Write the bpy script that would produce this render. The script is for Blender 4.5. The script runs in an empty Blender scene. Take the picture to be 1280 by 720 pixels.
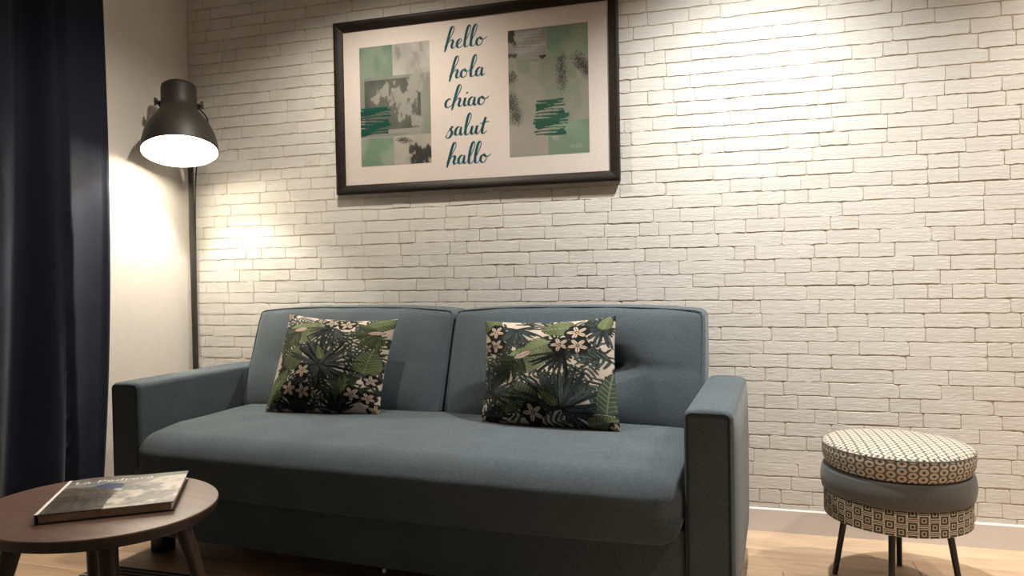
import bpy, bmesh, math, random
import numpy as np
from math import sin, cos, pi, radians, sqrt
from mathutils import Vector, Matrix

random.seed(7)
rng = np.random.default_rng(7)
scene = bpy.context.scene
C = scene.collection

# ------------------------------------------------------------------ camera
F_PX, YAW, PITCH, ROLL = 900.0, radians(16.2), radians(-1.0), radians(1.0)
CAM = np.array([0.0, -2.923, 1.0])
_F = np.array([-sin(YAW)*cos(PITCH), cos(YAW)*cos(PITCH), sin(PITCH)])
_R0 = np.array([cos(YAW), sin(YAW), 0.0]); _U0 = np.cross(_R0, _F)
_R = cos(ROLL)*_R0 - sin(ROLL)*_U0
_U = cos(ROLL)*_U0 + sin(ROLL)*_R0
cd = bpy.data.cameras.new('camera'); cam = bpy.data.objects.new('camera', cd); C.objects.link(cam)
cd.sensor_width = 36.0; cd.lens = F_PX/1280*36; cd.clip_start = 0.05
M = Matrix.Identity(4)
for i in range(3):
    M[i][0], M[i][1], M[i][2], M[i][3] = _R[i], _U[i], -_F[i], CAM[i]
cam.matrix_world = M
scene.camera = cam
def proj(p):
    d = np.asarray(p, float) - CAM; z = d @ _F
    return 640+F_PX*(d @ _R)/z, 360-F_PX*(d @ _U)/z

# ------------------------------------------------------------------ world, exposure
scene.view_settings.view_transform = 'Standard'
scene.view_settings.look = 'None'
scene.view_settings.gamma = 1.0
scene.view_settings.use_curve_mapping = False
scene.view_settings.exposure = 0.15
w = bpy.data.worlds.new('world'); scene.world = w; w.use_nodes = True
w.node_tree.nodes['Background'].inputs[0].default_value = (0.02, 0.022, 0.03, 1)
w.node_tree.nodes['Background'].inputs[1].default_value = 0.2

# downlights: (x, y, power, colour, cone degrees, blend)
CEIL = 2.52
DOWNLIGHTS = [
    (0.14, -0.60, 190, (1.0, 0.985, 0.95), 127, 1.0, 'right of the picture'),
    (1.45, -0.50, 125, (1.0, 0.90, 0.79), 122, 1.0, 'beyond the stool near the wall'),
    (-1.36, -0.70, 80, (1.0, 0.90, 0.77), 140, 0.7, 'above the sofa and the picture'),
    (1.15, -1.45, 90, (1.0, 0.93, 0.84), 112, 1.0, 'in front of the stool'),
]
LAMP_POWER = 31

# ------------------------------------------------------------------ materials
MATS = {}
class NT:
    def __init__(s, name):
        m = bpy.data.materials.new(name); m.use_nodes = True
        s.m = m; s.t = m.node_tree; s.b = s.t.nodes['Principled BSDF']; MATS[name] = m
    def n(s, typ, **kw):
        o = s.t.nodes.new(typ)
        for k, v in kw.items(): setattr(o, k, v)
        return o
    def l(s, a, b): s.t.links.new(a, b)
    def setv(s, sock, v):
        if isinstance(v, bpy.types.NodeSocket): s.l(v, sock)
        else: sock.default_value = v
    def math(s, op, a, b=0.0, c=0.0):
        o = s.n('ShaderNodeMath', operation=op)
        s.setv(o.inputs[0], a); s.setv(o.inputs[1], b); s.setv(o.inputs[2], c)
        return o.outputs[0]
    def mix(s, f, a, b):
        o = s.n('ShaderNodeMix', data_type='RGBA')
        s.setv(o.inputs['Factor'], f)
        for k, v in (('A', a), ('B', b)):
            i = [x for x in o.inputs if x.name == k and x.type == 'RGBA'][0]
            s.setv(i, v if isinstance(v, bpy.types.NodeSocket) else (*v[:3], 1))
        return [x for x in o.outputs if x.type == 'RGBA'][0]
    def coord(s, scale=(1, 1, 1), loc=(0, 0, 0), out='Object'):
        tc = s.n('ShaderNodeTexCoord'); mp = s.n('ShaderNodeMapping')
        mp.inputs['Scale'].default_value = scale; mp.inputs['Location'].default_value = loc
        s.l(tc.outputs[out], mp.inputs[0]); return mp.outputs[0]
    def noise(s, vec, scale, detail=3, rough=0.55):
        o = s.n('ShaderNodeTexNoise'); o.inputs['Scale'].default_value = scale
        o.inputs['Detail'].default_value = detail; o.inputs['Roughness'].default_value = rough
        s.l(vec, o.inputs['Vector']); return o.outputs[0]
    def ramp(s, fac, stops):
        o = s.n('ShaderNodeValToRGB'); e = o.color_ramp.elements
        while len(e) < len(stops): e.new(0.5)
        for k, (p, c) in zip(e, stops): k.position = p; k.color = (*c, 1)
        s.l(fac, o.inputs[0]); return o.outputs[0]
    def bump(s, h, strength=0.3, dist=0.002):
        o = s.n('ShaderNodeBump'); o.inputs['Strength'].default_value = strength
        o.inputs['Distance'].default_value = dist; s.l(h, o.inputs['Height'])
        s.l(o.outputs[0], s.b.inputs['Normal'])
    def base(s, col, rough=0.6, metal=0.0, spec=0.5, sheen=0.0):
        i = s.b.inputs
        s.setv(i['Base Color'], col if isinstance(col, bpy.types.NodeSocket) else (*col, 1))
        i['Roughness'].default_value = rough; i['Metallic'].default_value = metal
        i['Specular IOR Level'].default_value = spec
        if sheen: i['Sheen Weight'].default_value = sheen; i['Sheen Roughness'].default_value = 0.5
        return s

def simple(name, col, rough=0.6, metal=0.0, spec=0.5, nscale=40, var=0.12, bump=0.0, stretch=(1, 1, 1)):
    t = NT(name); v = t.coord(stretch); f = t.noise(v, nscale)
    d = tuple(c*(1-var) for c in col); u = tuple(min(1, c*(1+var)) for c in col)
    t.base(t.ramp(f, [(0.3, d), (0.7, u)]), rough, metal, spec)
    if bump: t.bump(f, bump)
    return t.m

def fabric(name, col, weave=900, var=0.16, sheen=0.15, spec=0.2, rough=0.9):
    t = NT(name)
    a = t.noise(t.coord((1, 1, 9)), weave/9, 2); b = t.noise(t.coord((9, 9, 1)), weave/9, 2)
    s = t.math('ADD', a, b); s2 = t.math('MULTIPLY', s, 0.5)
    big = t.noise(t.coord(), 7, 3)
    f = t.math('ADD', t.math('MULTIPLY', s2, 0.85), t.math('MULTIPLY', big, 0.15))
    d = tuple(c*(1-var*2) for c in col); u = tuple(c*(1+var*2) for c in col)
    t.base(t.ramp(f, [(0.3, d), (0.7, u)]), rough, 0, spec, sheen)
    t.bump(s2, 0.35, 0.0012)
    return t.m

def painted(name, rough=0.85, spec=0.15, weave=True):
    t = NT(name); a = t.n('ShaderNodeAttribute', attribute_name='print')
    t.base(a.outputs['Color'], rough, 0, spec)
    if weave: t.bump(t.noise(t.coord(), 700, 2), 0.25, 0.001)
    return t.m

def wood(name, dark, light, rough=0.4, scale=(1.2, 14, 14), grain=4.0, spec=0.5, rand=0.0):
    t = NT(name); tc = t.n('ShaderNodeTexCoord'); mp = t.n('ShaderNodeMapping')
    mp.inputs['Scale'].default_value = scale
    vec = tc.outputs['Object']
    if rand:
        oi = t.n('ShaderNodeObjectInfo'); ad = t.n('ShaderNodeVectorMath', operation='ADD')
        mu = t.math('MULTIPLY', oi.outputs['Random'], 37.0)
        cb = t.n('ShaderNodeCombineXYZ'); t.l(mu, cb.inputs[0]); t.l(mu, cb.inputs[1])
        t.l(vec, ad.inputs[0]); t.l(cb.outputs[0], ad.inputs[1]); vec = ad.outputs[0]
    t.l(vec, mp.inputs[0])
    g = t.noise(mp.outputs[0], grain, 6, 0.65); fine = t.noise(mp.outputs[0], grain*7, 3, 0.6)
    f = t.math('ADD', t.math('MULTIPLY', g, 0.75), t.math('MULTIPLY', fine, 0.25))
    if rand: f = t.math('ADD', f, t.math('MULTIPLY', t.math('SUBTRACT', oi.outputs['Random'], 0.5), rand))
    t.base(t.ramp(f, [(0.32, dark), (0.68, light)]), rough, 0, spec)
    t.bump(fine, 0.08, 0.001)
    return t.m

# brick and mortar: same off-white paint, joints a little greyer
def brick_mat(name, lo, hi):
    t = NT(name); v = t.coord((1, 1, 1.6))
    a = t.noise(v, 9, 4); oi = t.n('ShaderNodeObjectInfo')
    f = t.math('ADD', a, t.math('MULTIPLY', t.math('SUBTRACT', oi.outputs['Random'], 0.5), 0.18))
    t.base(t.ramp(f, [(0.25, lo), (0.75, hi)]), 0.75, 0, 0.25)
    b = t.math('ADD', t.noise(t.coord((0.45, 1, 1.7)), 60, 5, 0.7), t.math('MULTIPLY', t.noise(t.coord(), 16, 3), 0.8))
    t.bump(b, 0.6, 0.004)
    return t.m
M_BRICK = brick_mat('painted_brick', (0.655, 0.63, 0.58), (0.745, 0.725, 0.68))
M_MORTAR = simple('mortar', (0.56, 0.495, 0.405), 0.9, 0, 0.15, 70, 0.12, 0.4)
M_PLASTER = simple('white_plaster', (0.76, 0.72, 0.66), 0.85, 0, 0.2, 30, 0.02, 0.05)
M_TAUPE = simple('taupe_plaster', (0.22, 0.20, 0.18), 0.85, 0, 0.2, 30, 0.03, 0.05)
M_CEIL = simple('ceiling_paint', (0.78, 0.76, 0.72), 0.9, 0, 0.2, 20, 0.02)
M_BASEB = simple('baseboard_paint', (0.74, 0.69, 0.66), 0.45, 0, 0.4, 20, 0.02)
M_FLOOR = wood('oak_plank', (0.44, 0.285, 0.17), (0.66, 0.49, 0.335), 0.45, (1.0, 9, 9), 3.2, 0.4, 0.25)
M_SUB = simple('subfloor', (0.12, 0.08, 0.05), 0.9)
M_SOFA = fabric('sofa_fabric', (0.070, 0.090, 0.103), 900, 0.26)
M_PIPE = simple('sofa_piping', (0.03, 0.04, 0.048), 0.9, 0, 0.1, 200, 0.2)
M_BLACK = simple('black_wood', (0.012, 0.011, 0.010), 0.5, 0, 0.4)
M_BLKMET = simple('black_metal', (0.012, 0.012, 0.012), 0.4, 0, 0.5)
M_FRAME = wood('dark_frame_wood', (0.008, 0.006, 0.004), (0.030, 0.021, 0.016), 0.5, (2, 30, 30), 3, 0.25)
M_MATBOARD = simple('mat_board', (0.66, 0.59, 0.545), 0.8, 0, 0.2, 60, 0.02)
M_TEAL = simple('teal_ink', (0.006, 0.075, 0.095), 0.7, 0, 0.2, 30, 0.25)
M_PRINT = painted('art_print', 0.7, 0.25, False)
M_PILLOW = painted('leaf_print_fabric')
M_COVER = painted('book_cover', 0.28, 0.5, False)
M_PAGES = simple('book_pages', (0.42, 0.33, 0.25), 0.9, 0, 0.1, 30, 0.1)
M_SPINE = simple('book_spine', (0.03, 0.06, 0.14), 0.4, 0, 0.5)
M_WHITETXT = simple('white_print', (0.85, 0.83, 0.78), 0.5, 0, 0.4)
M_TABLE = wood('walnut_top', (0.085, 0.046, 0.045), (0.19, 0.112, 0.070), 0.30, (2.5, 22, 22), 2.4, 0.9)
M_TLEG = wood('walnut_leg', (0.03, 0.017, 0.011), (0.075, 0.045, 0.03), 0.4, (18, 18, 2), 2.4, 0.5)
M_CURT = fabric('navy_curtain', (0.0065, 0.0095, 0.024), 700, 0.2, 0.08, 0.25, 0.75)
M_CURTHEM = simple('white_curtain_hem', (0.75, 0.74, 0.73), 0.8)
M_LAMP = simple('lamp_metal', (0.030, 0.026, 0.022), 0.5, 0, 0.45, 300, 0.08, 0.05)
M_LAMPIN = simple('lamp_inner_white', (0.85, 0.83, 0.78), 0.6, 0, 0.3, 20, 0.01)
M_GREYFAB = fabric('stool_grey_fabric', (0.105, 0.105, 0.102), 900, 0.14)
M_TRIM = simple('downlight_trim', (0.7, 0.7, 0.7), 0.4, 0.0, 0.5)
M_GLIDE = simple('glide_metal', (0.5, 0.5, 0.48), 0.4, 0.6, 0.5)

def emis(name, col, k):
    t = NT(name); t.base((0.8, 0.8, 0.8)); t.b.inputs['Emission Color'].default_value = (*col, 1)
    f = t.noise(t.coord(), 5); t.l(t.math('ADD', t.math('MULTIPLY', f, 0.02*k), k), t.b.inputs['Emission Strength']); return t.m
M_BULB = emis('bulb_glow', (1.0, 0.86, 0.66), 60)
M_LENS = emis('downlight_lens', (1.0, 0.88, 0.72), 12)

def rug_mat():
    t = NT('striped_rug'); sp = t.n('ShaderNodeSeparateXYZ'); t.l(t.coord(), sp.inputs[0])
    y = t.math('FRACT', t.math('MULTIPLY', sp.outputs[1], 1/0.022))
    m = t.math('GREATER_THAN', y, 0.5)
    nz = t.noise(t.coord((3, 1, 1)), 160, 3)
    c1 = t.ramp(nz, [(0.3, (0.02, 0.018, 0.016)), (0.7, (0.06, 0.05, 0.045))])
    c2 = t.ramp(nz, [(0.3, (0.20, 0.19, 0.17)), (0.7, (0.33, 0.31, 0.28))])
    t.base(t.mix(m, c1, c2), 0.95, 0, 0.1); t.bump(nz, 0.6, 0.004); return t.m
M_RUG = rug_mat()

def flower_mat(side):
    """staggered ringed dots; on the side the cloth runs round the drum, on the top it lies flat"""
    t = NT('stool_dot_side' if side else 'stool_dot_top'); sp = t.n('ShaderNodeSeparateXYZ'); t.l(t.coord(), sp.inputs[0])
    X, Y, Z = sp.outputs
    if side:
        th = t.math('ARCTAN2', X, t.math('MULTIPLY', Y, -1.0)); px = t.math('MULTIPLY', th, 0.222); py = Z
    else: px, py = X, Y
    W, H = 0.0581, 0.0225
    def lat(ox, oy):
        a = t.math('SUBTRACT', t.math('FRACT', t.math('ADD', t.math('DIVIDE', px, W), 10.0+ox)), 0.5)
        b = t.math('SUBTRACT', t.math('FRACT', t.math('ADD', t.math('DIVIDE', py, H), 10.0+oy)), 0.5)
        a = t.math('MULTIPLY', a, W*0.78); b = t.math('MULTIPLY', b, H)
        r = t.math('SQRT', t.math('ADD', t.math('MULTIPLY', a, a), t.math('MULTIPLY', b, b)))
        an = t.math('ARCTAN2', b, a)
        return r, an
    r1, a1 = lat(0, 0); r2, a2 = lat(0.5, 0.5)
    r = t.math('MINIMUM', r1, r2)
    sel = t.math('LESS_THAN', r1, r2)
    an = t.math('ADD', t.math('MULTIPLY', a1, sel), t.math('MULTIPLY', a2, t.math('SUBTRACT', 1.0, sel)))
    scal = t.math('MULTIPLY', t.math('SINE', t.math('MULTIPLY', an, 14.0)), 0.0007)
    ring = t.math('LESS_THAN', t.math('ADD', r, scal), 0.0100)
    inner = t.math('LESS_THAN', r, 0.0056); inner2 = t.math('LESS_THAN', r, 0.0046); dot = t.math('LESS_THAN', r, 0.0028)
    bg, cream, blk = (0.135, 0.135, 0.115), (0.60, 0.53, 0.45), (0.012, 0.012, 0.012)
    c = t.mix(ring, bg, cream); c = t.mix(inner, c, (0.10, 0.085, 0.07)); c = t.mix(inner2, c, (0.42, 0.36, 0.30)); c = t.mix(dot, c, blk)
    t.base(c, 0.9, 0, 0.15); t.bump(t.noise(t.coord(), 500, 2), 0.3, 0.001); return t.m
M_DOTSIDE, M_DOTTOP = flower_mat(True), flower_mat(False)

def key_mat():
    t = NT('stool_square_pattern'); sp = t.n('ShaderNodeSeparateXYZ'); t.l(t.coord(), sp.inputs[0])
    X, Y, Z = sp.outputs
    th = t.math('ARCTAN2', X, t.math('MULTIPLY', Y, -1.0)); px = t.math('MULTIPLY', th, 0.2129)
    W, H = 0.0608, 0.0380
    def lat(ox, oy):
        a = t.math('SUBTRACT', t.math('FRACT', t.math('ADD', t.math('DIVIDE', px, W), 10.0+ox)), 0.5)
        b = t.math('SUBTRACT', t.math('FRACT', t.math('ADD', t.math('DIVIDE', Z, H), 10.0+oy)), 0.5)
        return t.math('ABSOLUTE', t.math('MULTIPLY', a, W)), t.math('ABSOLUTE', t.math('MULTIPLY', b, H))
    out = None
    def band(v, lo, hi): return t.math('MULTIPLY', t.math('GREATER_THAN', v, lo), t.math('LESS_THAN', v, hi))
    a1, b1 = lat(0, 0.25); a2, b2 = lat(0.5, 0.75)
    d1, d2 = t.math('MAXIMUM', a1, b1), t.math('MAXIMUM', a2, b2)
    in1 = t.math('LESS_THAN', d1, 0.0150); in2 = t.math('LESS_THAN', d2, 0.0150)
    rings = None
    for d in (d1, d2):
        for lo, hi in ((0.0044, 0.0066), (0.0125, 0.0150)):
            k = band(d, lo, hi); rings = k if rings is None else t.math('MAXIMUM', rings, k)
    free = t.math('MULTIPLY', t.math('SUBTRACT', 1.0, in1), t.math('SUBTRACT', 1.0, in2))
    link = t.math('MAXIMUM', t.math('LESS_THAN', b1, 0.0013), t.math('LESS_THAN', b2, 0.0013))
    # the ring of one lattice is hidden inside the blocks of the other
    r1 = t.math('MULTIPLY', t.math('MAXIMUM', band(d1, 0.0044, 0.0066), band(d1, 0.0125, 0.0150)), in1)
    r2 = t.math('MULTIPLY', t.math('MAXIMUM', band(d2, 0.0044, 0.0066), band(d2, 0.0125, 0.0150)), t.math('SUBTRACT', 1.0, in1))
    line = t.math('MAXIMUM', t.math('MAXIMUM', r1, r2), t.math('MULTIPLY', free, link))
    t.base(t.mix(line, (0.085, 0.078, 0.055), (0.62, 0.55, 0.46)), 0.9, 0, 0.15)
    t.bump(t.noise(t.coord(), 500, 2), 0.3, 0.001); return t.m
M_KEY = key_mat()

# ------------------------------------------------------------------ mesh helpers
def link(name, me, mat, parent=None):
    o = bpy.data.objects.new(name, me); C.objects.link(o)
    if mat is not None and not me.materials:
        for m in (mat if isinstance(mat, (list, tuple)) else [mat]): me.materials.append(m)
    if parent is not None: o.parent = parent
    return o
def smooth(me, ang=None):
    me.polygons.foreach_set('use_smooth', [True]*len(me.polygons))
    if ang is not None and hasattr(me, 'set_sharp_from_angle'): me.set_sharp_from_angle(angle=radians(ang))
def pyd(name, v, f, mat, parent=None, sm=True, ang=None):
    me = bpy.data.meshes.new(name); me.from_pydata([tuple(map(float, p)) for p in v], [], f); me.update()
    if sm: smooth(me, ang)
    return link(name, me, mat, parent)
def thing(name, label, cat, loc=(0, 0, 0), rz=0.0, group=None):
    o = bpy.data.objects.new(name, None); C.objects.link(o); o.empty_display_size = 0.1
    o.location = loc; o.rotation_euler = (0, 0, rz)
    return tag(o, label, cat, group)
def tag(o, label, cat, group=None):
    o['label'] = label; o['category'] = cat
    if group: o['group'] = group
    return o
def struct(o): o['kind'] = 'structure'; return o

def box_vf(x0, x1, y0, y1, z0, z1):
    v = [(x0, y0, z0), (x1, y0, z0), (x1, y1, z0), (x0, y1, z0), (x0, y0, z1), (x1, y0, z1), (x1, y1, z1), (x0, y1, z1)]
    f = [(0, 3, 2, 1), (4, 5, 6, 7), (0, 1, 5, 4), (1, 2, 6, 5), (2, 3, 7, 6), (3, 0, 4, 7)]
    return v, f
def join_vf(parts):
    V, Fc = [], []
    for v, f in parts:
        k = len(V); V += list(v); Fc += [tuple(i+k for i in q) for q in f]
    return V, Fc

def rbox(name, x, y, z, r, n, mat, parent=None, deform=None, rs=4):
    """box with rounded edges; deform(p, s) bends it, s = normalised position -1..1"""
    rng_ = (x, y, z); ax = []
    for (lo, hi), k in zip(rng_, n):
        a = list(np.linspace(lo, lo+r, rs+1)) + list(np.linspace(lo+r, hi-r, k+1))[1:-1] + list(np.linspace(hi-r, hi, rs+1))
        ax.append(a)
    N = [len(a)-1 for a in ax]; ids = {}; V = []; Fc = []
    lo = np.array([q[0] for q in rng_]); hi = np.array([q[1] for q in rng_]); mid = (lo+hi)/2; half = (hi-lo)/2
    def vid(i, j, k):
        if (i, j, k) in ids: return ids[(i, j, k)]
        p = np.array([ax[0][i], ax[1][j], ax[2][k]]); q = np.clip(p, lo+r, hi-r); d = p-q; L = np.linalg.norm(d)
        if L > 1e-9:
            m = np.max(np.abs(d))            # equal-angle spread
            d = np.tan(d/r*pi/4) if m > 0 else d
            d = d/np.linalg.norm(d); p = q+r*d
        if deform: p = deform(p.copy(), (p-mid)/half)
        ids[(i, j, k)] = len(V); V.append(p); return ids[(i, j, k)]
    I, J, K = N
    for i in range(I):
        for j in range(J):
            Fc.append((vid(i, j, 0), vid(i, j+1, 0), vid(i+1, j+1, 0), vid(i+1, j, 0)))
            Fc.append((vid(i, j, K), vid(i+1, j, K), vid(i+1, j+1, K), vid(i, j+1, K)))
    for i in range(I):
        for k in range(K):
            Fc.append((vid(i, 0, k), vid(i+1, 0, k), vid(i+1, 0, k+1), vid(i, 0, k+1)))
            Fc.append((vid(i, J, k), vid(i, J, k+1), vid(i+1, J, k+1), vid(i+1, J, k)))
    for j in range(J):
        for k in range(K):
            Fc.append((vid(0, j, k), vid(0, j, k+1), vid(0, j+1, k+1), vid(0, j+1, k)))
            Fc.append((vid(I, j, k), vid(I, j+1, k), vid(I, j+1, k+1), vid(I, j, k+1)))
    return pyd(name, V, Fc, mat, parent)

def tube_vf(pts, rad, seg=8, closed=False, caps=True):
    P = [Vector(p) for p in pts]; n = len(P); R = rad if hasattr(rad, '__len__') else [rad]*n
    V, Fc = [], []; prev = None
    for i in range(n):
        a = P[i-1] if (i > 0 or closed) else P[i]; b = P[(i+1) % n] if (i < n-1 or closed) else P[i]
        t = (b-a).normalized()
        if prev is None:
            up = Vector((0, 0, 1)) if abs(t.z) < 0.9 else Vector((1, 0, 0)); s = t.cross(up).normalized()
        else: s = (prev - t*prev.dot(t)).normalized()
        prev = s; u = t.cross(s)
        for k in range(seg):
            an = 2*pi*k/seg; V.append(P[i]+(s*cos(an)+u*sin(an))*R[i])
    m = n if closed else n-1
    for i in range(m):
        for k in range(seg):
            a, b = i*seg+k, i*seg+(k+1) % seg; c, d = ((i+1) % n)*seg+(k+1) % seg, ((i+1) % n)*seg+k
            Fc.append((a, b, c, d))
    if caps and not closed: Fc.append(tuple(range(seg))[::-1]); Fc.append(tuple((n-1)*seg+k for k in range(seg)))
    return V, Fc
def tube(name, pts, rad, mat, parent=None, seg=8, closed=False):
    return pyd(name, *tube_vf(pts, rad, seg, closed), mat, parent, True, 50)
def lathe(name, prof, mat, parent=None, seg=64, ang=40, fun=None, caps=True):
    V, Fc = [], []
    for i, (r, z) in enumerate(prof):
        for k in range(seg):
            a = 2*pi*k/seg; p = (r*cos(a), r*sin(a), z); V.append(fun(p) if fun else p)
    for i in range(len(prof)-1):
        for k in range(seg):
            a, b = i*seg+k, i*seg+(k+1) % seg; Fc.append((a, b, b+seg, a+seg))
    if caps: Fc.append(tuple(range(seg))[::-1]); Fc.append(tuple((len(prof)-1)*seg+k for k in range(seg)))
    return pyd(name, V, Fc, mat, parent, True, ang)
def catmull(pts, n=8, closed=False):
    P = [np.array(p, float) for p in pts]; out = []; m = len(P)
    for i in range(m if closed else m-1):
        g = (lambda k: P[k % m]) if closed else (lambda k: P[min(max(k, 0), m-1)])
        a, b, c, d = g(i-1), g(i), g(i+1), g(i+2)
        for t in np.linspace(0, 1, n, endpoint=False):
            out.append(0.5*((2*b)+(-a+c)*t+(2*a-5*b+4*c-d)*t*t+(-a+3*b-3*c+d)*t**3))
    if not closed: out.append(P[-1])
    return out

# ------------------------------------------------------------------ room shell
XL, XR, YB = -2.455, 2.35, -4.3
wall = struct(pyd('wall_back', *box_vf(XL-0.3, XR+0.12, 0.0, 0.12, -0.05, CEIL+0.05), M_MORTAR, None, False))
v1 = box_vf(XL-0.13, XL, -0.64, 0.0, -0.05, CEIL+0.05); v2 = box_vf(XL-0.30, XL-0.13, YB-0.12, 0.0, -0.05, CEIL+0.05)
struct(pyd('wall_left', *join_vf([v1, v2]), M_PLASTER, None, False))
struct(pyd('wall_right', *box_vf(XR, XR+0.12, YB, 0.0, -0.05, CEIL+0.05), M_TAUPE, None, False))
struct(pyd('wall_front', *box_vf(XL-0.3, XR+0.12, YB-0.12, YB, -0.05, CEIL+0.05), M_TAUPE, None, False))
struct(pyd('ceiling', *box_vf(XL-0.3, XR+0.12, YB-0.12, 0.12, CEIL, CEIL+0.06), M_CEIL, None, False))
floor = struct(pyd('floor', *box_vf(XL-0.3, XR+0.12, YB-0.12, 0.12, -0.06, -0.0125), M_SUB, None, False))

# floor planks, shared mesh per length
PW, PL = 0.19, 1.28
def plank_mesh(L):
    g = 0.0006; c = 0.0012; h = 0.012
    x1, y1 = L-g, PW-g
    v = [(g, g, -h), (x1, g, -h), (x1, y1, -h), (g, y1, -h), (g, g, -c), (x1, g, -c), (x1, y1, -c), (g, y1, -c),
         (g+c, g+c, 0), (x1-c, g+c, 0), (x1-c, y1-c, 0), (g+c, y1-c, 0)]
    f = [(0, 1, 5, 4), (1, 2, 6, 5), (2, 3, 7, 6), (3, 0, 4, 7), (4, 5, 9, 8), (5, 6, 10, 9), (6, 7, 11, 10), (7, 4, 8, 11), (8, 9, 10, 11)]
    me = bpy.data.meshes.new('plank'); me.from_pydata(v, [], f); me.materials.append(M_FLOOR); return me
full = plank_mesh(PL); cuts = {}
row = 0; y = -0.012-PW
while y > YB-0.12:
    off = [0.0, 0.47, 0.9, 0.23, 0.7][row % 5]; x = XL-0.3-off
    while x < XR:
        a, b = max(x, XL-0.3), min(x+PL, XR)
        L = round(b-a, 4)
        if L > 0.03:
            me = full if abs(L-PL) < 1e-3 else cuts.setdefault(L, None) or plank_mesh(L)
            if me is not full: cuts[L] = me
            o = link('plank', me, None, floor); o.location = (a, y, 0)
        x += PL
    y -= PW; row += 1

# bricks on the back wall: wobbly rounded blocks, slightly proud of the joints
PITCH_Z, Z0 = 0.0521, 0.1576
def brick_template(seed):
    r = random.Random(seed)
    # outline in unit square (0..1, 0..1), corner cuts given later by scale
    pts = []
    def edge(p, q, n, amp):
        for i in range(n):
            t = i/n; x = p[0]+(q[0]-p[0])*t; y_ = p[1]+(q[1]-p[1])*t
            if i: x += (r.uniform(-1, 1)*amp*0.3); y_ += r.uniform(-1, 1)*amp
            pts.append((x, y_))
    cx = [r.uniform(0.006, 0.03) for _ in range(4)]; cy = [r.uniform(0.03, 0.14) for _ in range(4)]
    if r.random() < 0.3: cx[2] = r.uniform(0.06, 0.11); cy[2] = r.uniform(0.3, 0.45)
    edge((cx[0], 0), (1-cx[1], 0), 6, 0.045); edge((1-cx[1], 0), (1, cy[1]), 1, 0)
    edge((1, cy[1]), (1, 1-cy[2]), 2, 0.01); edge((1, 1-cy[2]), (1-cx[2]*0.3, 1-cy[2]*0.3), 1, 0); edge((1-cx[2]*0.3, 1-cy[2]*0.3), (1-cx[2], 1), 1, 0)
    edge((1-cx[2], 1), (cx[3], 1), 6, 0.060); edge((cx[3], 1), (0, 1-cy[3]), 1, 0); edge((0, 1-cy[3]), (0, cy[0]), 2, 0.01); edge((0, cy[0]), (cx[0], 0), 1, 0)
    return pts
TPL = [brick_template(s) for s in range(28)]
BR_H = PITCH_Z-0.0050
def brick_vf(pts, W, Hh, depth, ins=0.0009):
    n = len(pts); V, Fc = [], []
    cx, cz = W/2, Hh/2
    for x, z in pts: V.append((x*W, 0.0, z*Hh))
    for x, z in pts:
        X, Z = x*W, z*Hh; X += ins*(1 if X < cx else -1)*min(1, abs(X-cx)/(W*0.4)); Z += ins*(1 if Z < cz else -1)*min(1, abs(Z-cz)/(Hh*0.4))
        V.append((X, -depth, Z))
    for k in range(1):
        for i in range(n):
            a, b = k*n+i, k*n+(i+1) % n; Fc.append((a, b, b+n, a+n))
    Fc.append(tuple(range(n, 2*n)))
    return V, Fc
rb = random.Random(21)
WIDTHS = [0.078, 0.10, 0.115, 0.135, 0.16, 0.185, 0.215, 0.24]
bricks = []
row = -2
while True:
    zt = Z0+row*PITCH_Z            # dark line at the top of the row
    zb = zt-PITCH_Z+0.0050
    if zb > CEIL: break
    if zt > 0.095:
        x = XL-rb.uniform(0.0, 0.15); last = -1
        while x < XR:
            k = rb.choice([i for i in range(len(WIDTHS)) if i != last]); last = k; W = WIDTHS[k]*rb.uniform(0.95, 1.05)
            a, b = max(x, XL+0.001), min(x+W-0.0030, XR-0.001)
            if b-a > 0.018:
                z0_, z1_ = max(zb, 0.0895), min(zt, CEIL-0.001)
                if z1_-z0_ > 0.012:
                    bricks.append((a, b+rb.uniform(-0.001, 0.0024), z0_+rb.uniform(-0.0034, 0.0002), z1_+rb.uniform(-0.0010, 0.0012), rb.randrange(len(TPL)), rb.uniform(0.0020, 0.0034)))
            x += W
    row += 1
def seen(b):
    cx, cz = (b[0]+b[1])/2, (b[2]+b[3])/2
    x, y_ = proj((cx, 0, cz))
    if not (0 < x < 1280 and 0 < y_ < 720): return 0
    if -1.66 < cx < -0.38 and 1.36 < cz < 2.15: return 0
    if 310 < x < 930 and y_ > 392: return 0
    if x < 930 and y_ > 455: return 0
    if 1035 < x < 1212 and y_ > 545: return 0
    p, q = proj((b[0], 0, b[2])), proj((b[1], 0, b[3]))
    return abs((q[0]-p[0])*(q[1]-p[1]))
order = sorted(range(len(bricks)), key=lambda i: -seen(bricks[i]))
single = set(order[:300]); rest = []
bm_cache = {}
for i, (a, b, z0_, z1_, t, d) in enumerate(bricks):
    if i in single:
        key = (t, round((b-a)/0.004), round((z1_-z0_)/0.002))
        if key not in bm_cache:
            v, f = brick_vf(TPL[t], b-a, z1_-z0_, 0.0034); me = bpy.data.meshes.new('brick')
            me.from_pydata(v, [], f); me.materials.append(M_BRICK); bm_cache[key] = me
        o = link('brick', bm_cache[key], None, wall); o.location = (a, 0, z0_); o.scale = (1, d/0.0034, 1)
    else:
        v, f = brick_vf(TPL[t], b-a, z1_-z0_, d); rest.append(([(p[0]+a, p[1], p[2]+z0_) for p in v], f))
o = pyd('brickwork', *join_vf(rest), M_BRICK, wall, False); o['kind'] = 'stuff'

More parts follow.
